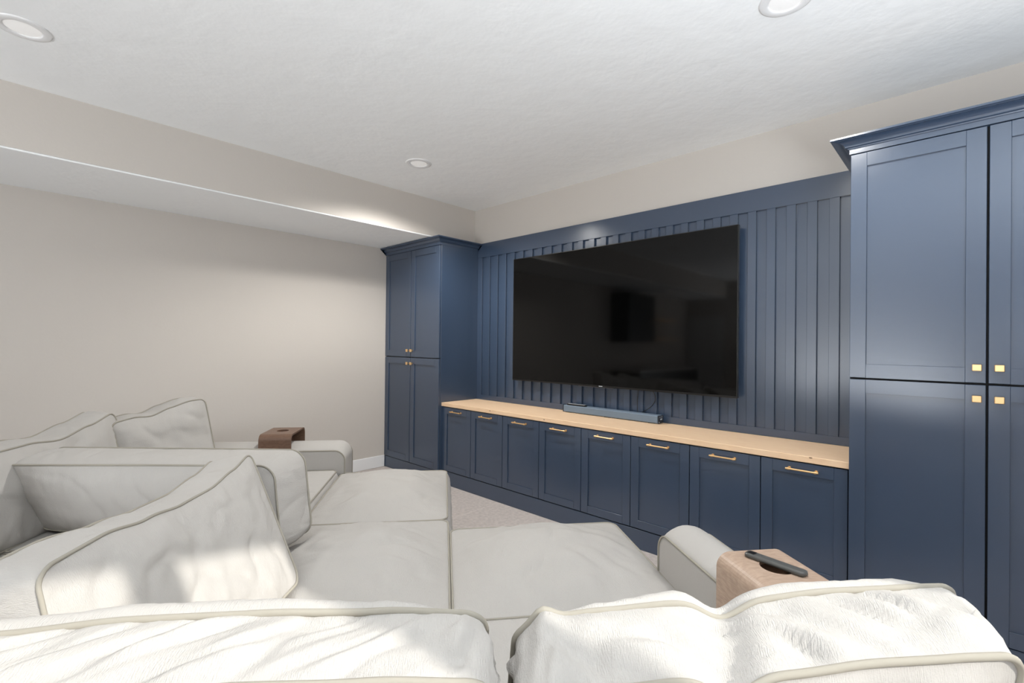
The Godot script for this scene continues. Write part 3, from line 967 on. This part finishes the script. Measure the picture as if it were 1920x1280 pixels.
# a bent-wood saddle tray with a round hole: profile across the arm, extruded along it
func tray(label: String, l0: float, l1: float, d0: float, d1: float, y0: float, y1: float, skin: Material, across_l: bool, closed_end: bool, hole: Vector2, hole_r: float) -> Node3D:
	var t := thing("armrest_tray", label, "tray", S((l0 + l1) / 2, y0, (d0 + d1) / 2), "bent-wood trays on the sofa arms", sofa_turn)
	var w := (l1 - l0) if across_l else (d1 - d0)
	var depth := (d1 - d0) if across_l else (l1 - l0)
	var h := y1 - y0
	var r := 0.045
	var th := 0.012
	var pts := PackedVector2Array()
	for q in [[0.0, r], [th, r - th]]:
		var ring := PackedVector2Array()
		var off: float = q[0]
		var rr: float = q[1]
		ring.append(Vector2(-w / 2 + off, 0))
		for k in 9:
			var g := PI - PI / 2 * k / 8.0
			ring.append(Vector2(-w / 2 + r + rr * cos(g), h - r + rr * sin(g)))
		for k in 9:
			var g := PI / 2 - PI / 2 * k / 8.0
			ring.append(Vector2(w / 2 - r + rr * cos(g), h - r + rr * sin(g)))
		ring.append(Vector2(w / 2 - off, 0))
		if off > 0.0:
			ring.reverse()
		pts.append_array(ring)
	var comb := CSGCombiner3D.new()
	comb.name = "bent_shell"
	t.add_child(comb)
	var poly := CSGPolygon3D.new()
	poly.name = "profile"
	poly.polygon = pts
	poly.mode = CSGPolygon3D.MODE_DEPTH
	poly.depth = depth
	poly.smooth_faces = false
	poly.material = skin
	comb.add_child(poly)
	var cut := CSGCylinder3D.new()
	cut.name = "cup_hole"
	cut.operation = CSGShape3D.OPERATION_SUBTRACTION
	cut.radius = hole_r
	cut.height = 0.06
	cut.sides = 40
	cut.material = skin
	comb.add_child(cut)
	# the polygon is extruded along -z of its own axes, from 0 to depth
	var x_axis := sofa_right if across_l else -sofa_ahead
	var z_axis := -sofa_ahead if across_l else -sofa_right
	comb.transform = frame_inv * Transform3D(Basis(x_axis, Vector3.UP, z_axis), S((l0 + l1) / 2, y0, (d0 + d1) / 2) + z_axis * depth / 2)
	cut.position = Vector3(hole.x, h, -depth / 2 + hole.y)
	var st := begin()
	var mid := S((l0 + l1) / 2, y0 + h, (d0 + d1) / 2) + x_axis * hole.x - z_axis * hole.y
	for k in 32:
		var g := TAU * k / 32
		var g2 := TAU * (k + 1) / 32
		var p := Vector3(cos(g), 0, sin(g))
		var q := Vector3(cos(g2), 0, sin(g2))
		var dn := Vector3(0, -0.046, 0)
		face(st, [mid + p * hole_r + Vector3(0, -0.006, 0), mid + q * hole_r + Vector3(0, -0.006, 0), mid + q * (hole_r - 0.002) + dn, mid + p * (hole_r - 0.002) + dn], -(p + q).normalized())
		face(st, [mid + p * (hole_r - 0.002) + dn, mid + q * (hole_r - 0.002) + dn, mid + dn], Vector3.UP)
		face(st, [mid + p * (hole_r + 0.003) + Vector3(0, -0.012, 0), mid + q * (hole_r + 0.003) + Vector3(0, -0.012, 0), mid + q * (hole_r + 0.001) + dn * 1.06, mid + p * (hole_r + 0.001) + dn * 1.06], (p + q).normalized())
	part(t, "cup_well", st, M.walnut, "dark well under the round hole")
	if closed_end:
		st = begin()
		var fan := PackedVector2Array()
		for k in 20:
			fan.append(pts[k])
		for zz in [[d0 + 0.0005, -1.0], [d0 + 0.011, 1.0]]:
			var ring := []
			for p in fan:
				ring.append(S((l0 + l1) / 2, y0, zz[0]) + sofa_right * (p.x * 0.995) + Vector3(0, p.y * 0.995, 0))
			face(st, ring, sofa_ahead * zz[1])
		part(t, "end_panel", st, skin, "closed pale end facing the camera")
	return t

func build_trays() -> void:
	tray("dark walnut saddle tray with a round cup hole on the far sofa arm", -1.30, -1.08, 3.615, 3.965, 0.50, 0.732, M.walnut, false, false, Vector2(0.0, 0.0), 0.042)
	tray("light brown wooden saddle tray with a remote on it, on the right sofa arm", 0.885, 1.135, 1.235, 1.455, 0.48, 0.728, M.pale_walnut, true, true, Vector2(0.0, 0.01), 0.048)
	# slim grey remote lying across the hole
	var a := S(0.965, 0.735, 1.425)
	var b := S(1.055, 0.735, 1.262)
	var r := thing("remote_control", "slim grey remote lying over the cup hole of the right tray", "remote", (a + b) / 2 - Vector3(0, 0.007, 0))
	var ax := (b - a).normalized()
	var az := ax.cross(Vector3.UP)
	var st := begin()
	var n := 24
	var rows := 14
	var grid := []
	var long := a.distance_to(b)
	for i in n + 1:
		var u := float(i) / n
		var e := minf(u, 1.0 - u) * long
		var wd := 0.019 * sqrt(clampf(1.0 - pow(maxf(0.0, 1.0 - e / 0.016), 2.0), 0.0, 1.0))
		var tk := 0.0075 * sqrt(clampf(1.0 - pow(maxf(0.0, 1.0 - e / 0.010), 2.0), 0.0, 1.0))
		var ring := []
		for k in rows:
			var g := TAU * k / rows
			var cx := signf(cos(g)) * pow(absf(cos(g)), 0.6)
			var cy := signf(sin(g)) * pow(absf(sin(g)), 0.6)
			ring.append(a + ax * (u * long) + az * (cx * wd) + Vector3(0, 0.0008 + cy * tk, 0))
		grid.append(ring)
	st.set_smooth_group(0)
	for i in n:
		for k in rows:
			var m := (k + 1) % rows
			for e in [[i, k], [i + 1, m], [i + 1, k], [i, k], [i, m], [i + 1, m]]:
				st.set_uv(Vector2(e[0] * 0.01, e[1] * 0.01))
				st.add_vertex(frame_inv * grid[e[0]][e[1]])
	st.generate_normals()
	part(r, "body", st, M.grey_plastic)
	st = begin()
	var z0 := a + ax * 0.012
	face(st, [z0 + az * 0.010 + Vector3(0, 0.0086, 0), z0 - az * 0.010 + Vector3(0, 0.0086, 0), z0 - az * 0.012 + ax * 0.022 + Vector3(0, 0.0087, 0), z0 + az * 0.012 + ax * 0.022 + Vector3(0, 0.0087, 0)], Vector3.UP)
	part(r, "sensor_window", st, M.black_plastic, "glossy black tip")


# ---------------------------------------------------------------- ceiling lights

func build_downlights() -> void:
	var spots := [[-3.18, -2.24, "recessed ceiling light nearest the corner above the left tall cabinet", CAN_FAR], [-3.16, -0.03, "recessed ceiling light at the photo's upper left, beside the soffit", CAN_NEAR], [-0.55, -2.20, "recessed ceiling light at the photo's top edge, above the right tall cabinet", CAN_RIGHT]]
	for s in spots:
		var t := thing("recessed_light", s[2], "ceiling light", Vector3(s[0], CEIL_Y, s[1]), "recessed ceiling lights")
		var prof := [[Vector2(0.102, 0.0), Vector2(0.100, -0.004), Vector2(0.094, -0.006), Vector2(0.072, -0.007), Vector2(0.066, -0.005)], [Vector2(0.066, -0.005), Vector2(0.060, -0.001), Vector2(0.056, 0.0)]]
		var st := begin()
		lathe(st, prof[0] + [Vector2(0.064, -0.0005)])
		part(t, "trim_ring", st, M.trim_paint)
		st = begin()
		var dome := []
		for k in 8:
			var a := PI / 2 * k / 7.0
			dome.append(Vector2(0.065 * cos(a), -0.0012 - 0.002 * sin(a)))
		lathe(st, dome)
		part(t, "lens", st, M.lens)
		var lamp := SpotLight3D.new()
		lamp.name = "lamp"
		lamp.light_energy = s[3]
		lamp.light_color = Color(1.0, 0.99, 0.975)
		lamp.light_size = 0.06
		lamp.spot_angle = 78.0
		lamp.spot_angle_attenuation = 0.6
		lamp.spot_range = 12.0
		lamp.spot_attenuation = 2.0
		lamp.shadow_enabled = true
		t.add_child(lamp)
		lamp.position = Vector3(0, -0.07, 0)
		lamp.rotation_degrees.x = -90

func lathe(st: SurfaceTool, prof: Array) -> void:   # (radius, height) points turned round y, seen from below and outside
	var n := 48
	st.set_smooth_group(0)
	for i in prof.size() - 1:
		for k in n:
			var g := TAU * k / n
			var h := TAU * ((k + 1) % n) / n
			var p: Vector2 = prof[i]
			var q: Vector2 = prof[i + 1]
			var a := Vector3(p.x * cos(g), p.y, p.x * sin(g))
			var b := Vector3(p.x * cos(h), p.y, p.x * sin(h))
			var c := Vector3(q.x * cos(h), q.y, q.x * sin(h))
			var d := Vector3(q.x * cos(g), q.y, q.x * sin(g))
			for v in ([a, c, b, a, d, c] if q.x > 1e-6 else [a, d, b]):
				st.set_uv(Vector2(v.x, v.z))
				st.add_vertex(v)
	st.generate_normals()


# ---------------------------------------------------------------- the room behind the camera, seen in the television glass

func build_kitchen() -> void:
	var t := thing("kitchen_cabinet", "dark kitchen base cabinet behind the camera, seen only in the television glass", "cabinet", Vector3(-4.45, 0, 2.1))
	var st := begin()
	box(st, Vector3(LEFT_X + 0.016, 0, 0.9), Vector3(-4.2, 0.9, 3.4), 0.004)
	part(t, "carcass", st, M.dark_cabinet)
	for k in 5:
		st = begin()
		box(st, Vector3(-4.2, 0.12, 0.905 + 0.5 * k), Vector3(-4.18, 0.88, 1.395 + 0.5 * k), 0.004)
		part(t, "door", st, M.dark_cabinet)
	var c := thing("kitchen_worktop", "pale stone kitchen worktop reflected dimly in the television glass", "worktop", Vector3(-4.45, 0.9, 2.1))
	st = begin()
	box(st, Vector3(LEFT_X + 0.001, 0.9, 0.88), Vector3(-4.16, 0.94, 3.42), 0.003)
	part(c, "slab", st, M.stone)
	var u := thing("kitchen_wall_cabinet", "dark kitchen wall cabinet reflected in the middle of the television glass", "cabinet", Vector3(-4.6, 1.45, 1.4))
	st = begin()
	box(st, Vector3(LEFT_X + 0.001, 1.45, 0.9), Vector3(-4.43, 2.35, 1.9), 0.004)
	part(u, "carcass", st, M.dark_cabinet)
	for k in 2:
		st = begin()
		box(st, Vector3(-4.43, 1.46, 0.905 + 0.5 * k), Vector3(-4.41, 2.34, 1.395 + 0.5 * k), 0.004)
		part(u, "door", st, M.dark_cabinet)
	var names := ["upper pale wood shelf reflected in the television glass", "lower pale wood shelf reflected in the television glass"]
	for k in 2:
		var s := thing("shelf", names[k], "shelf", Vector3(-4.65, 1.9 - 0.4 * k, 2.5), "kitchen shelves in the reflection")
		st = begin()
		box(st, Vector3(LEFT_X + 0.001, 1.9 - 0.4 * k, 1.95), Vector3(-4.5, 1.94 - 0.4 * k, 3.1), 0.003)
		part(s, "board", st, M.maple)
	var d := structure("door_1")
	st = begin()
	box(st, Vector3(-4.74, 0.0, BACK_Z - 0.03), Vector3(-3.94, 2.05, BACK_Z - 0.001), 0.004)
	part(d, "leaf", st, M.door_white)
	for q in [[0.15, 0.95], [1.1, 1.92]]:
		for x in [-4.64, -4.29]:
			st = begin()
			box(st, Vector3(x, q[0], BACK_Z - 0.036), Vector3(x + 0.25, q[1], BACK_Z - 0.03), 0.003)
			part(d, "panel", st, M.door_white)
	st = begin()
	tube(st, PackedVector3Array([Vector3(-4.02, 1.0, BACK_Z - 0.03), Vector3(-4.02, 1.0, BACK_Z - 0.08), Vector3(-4.14, 1.0, BACK_Z - 0.08)]), 0.01, 8)
	part(d, "door_handle", st, M.black_plastic)
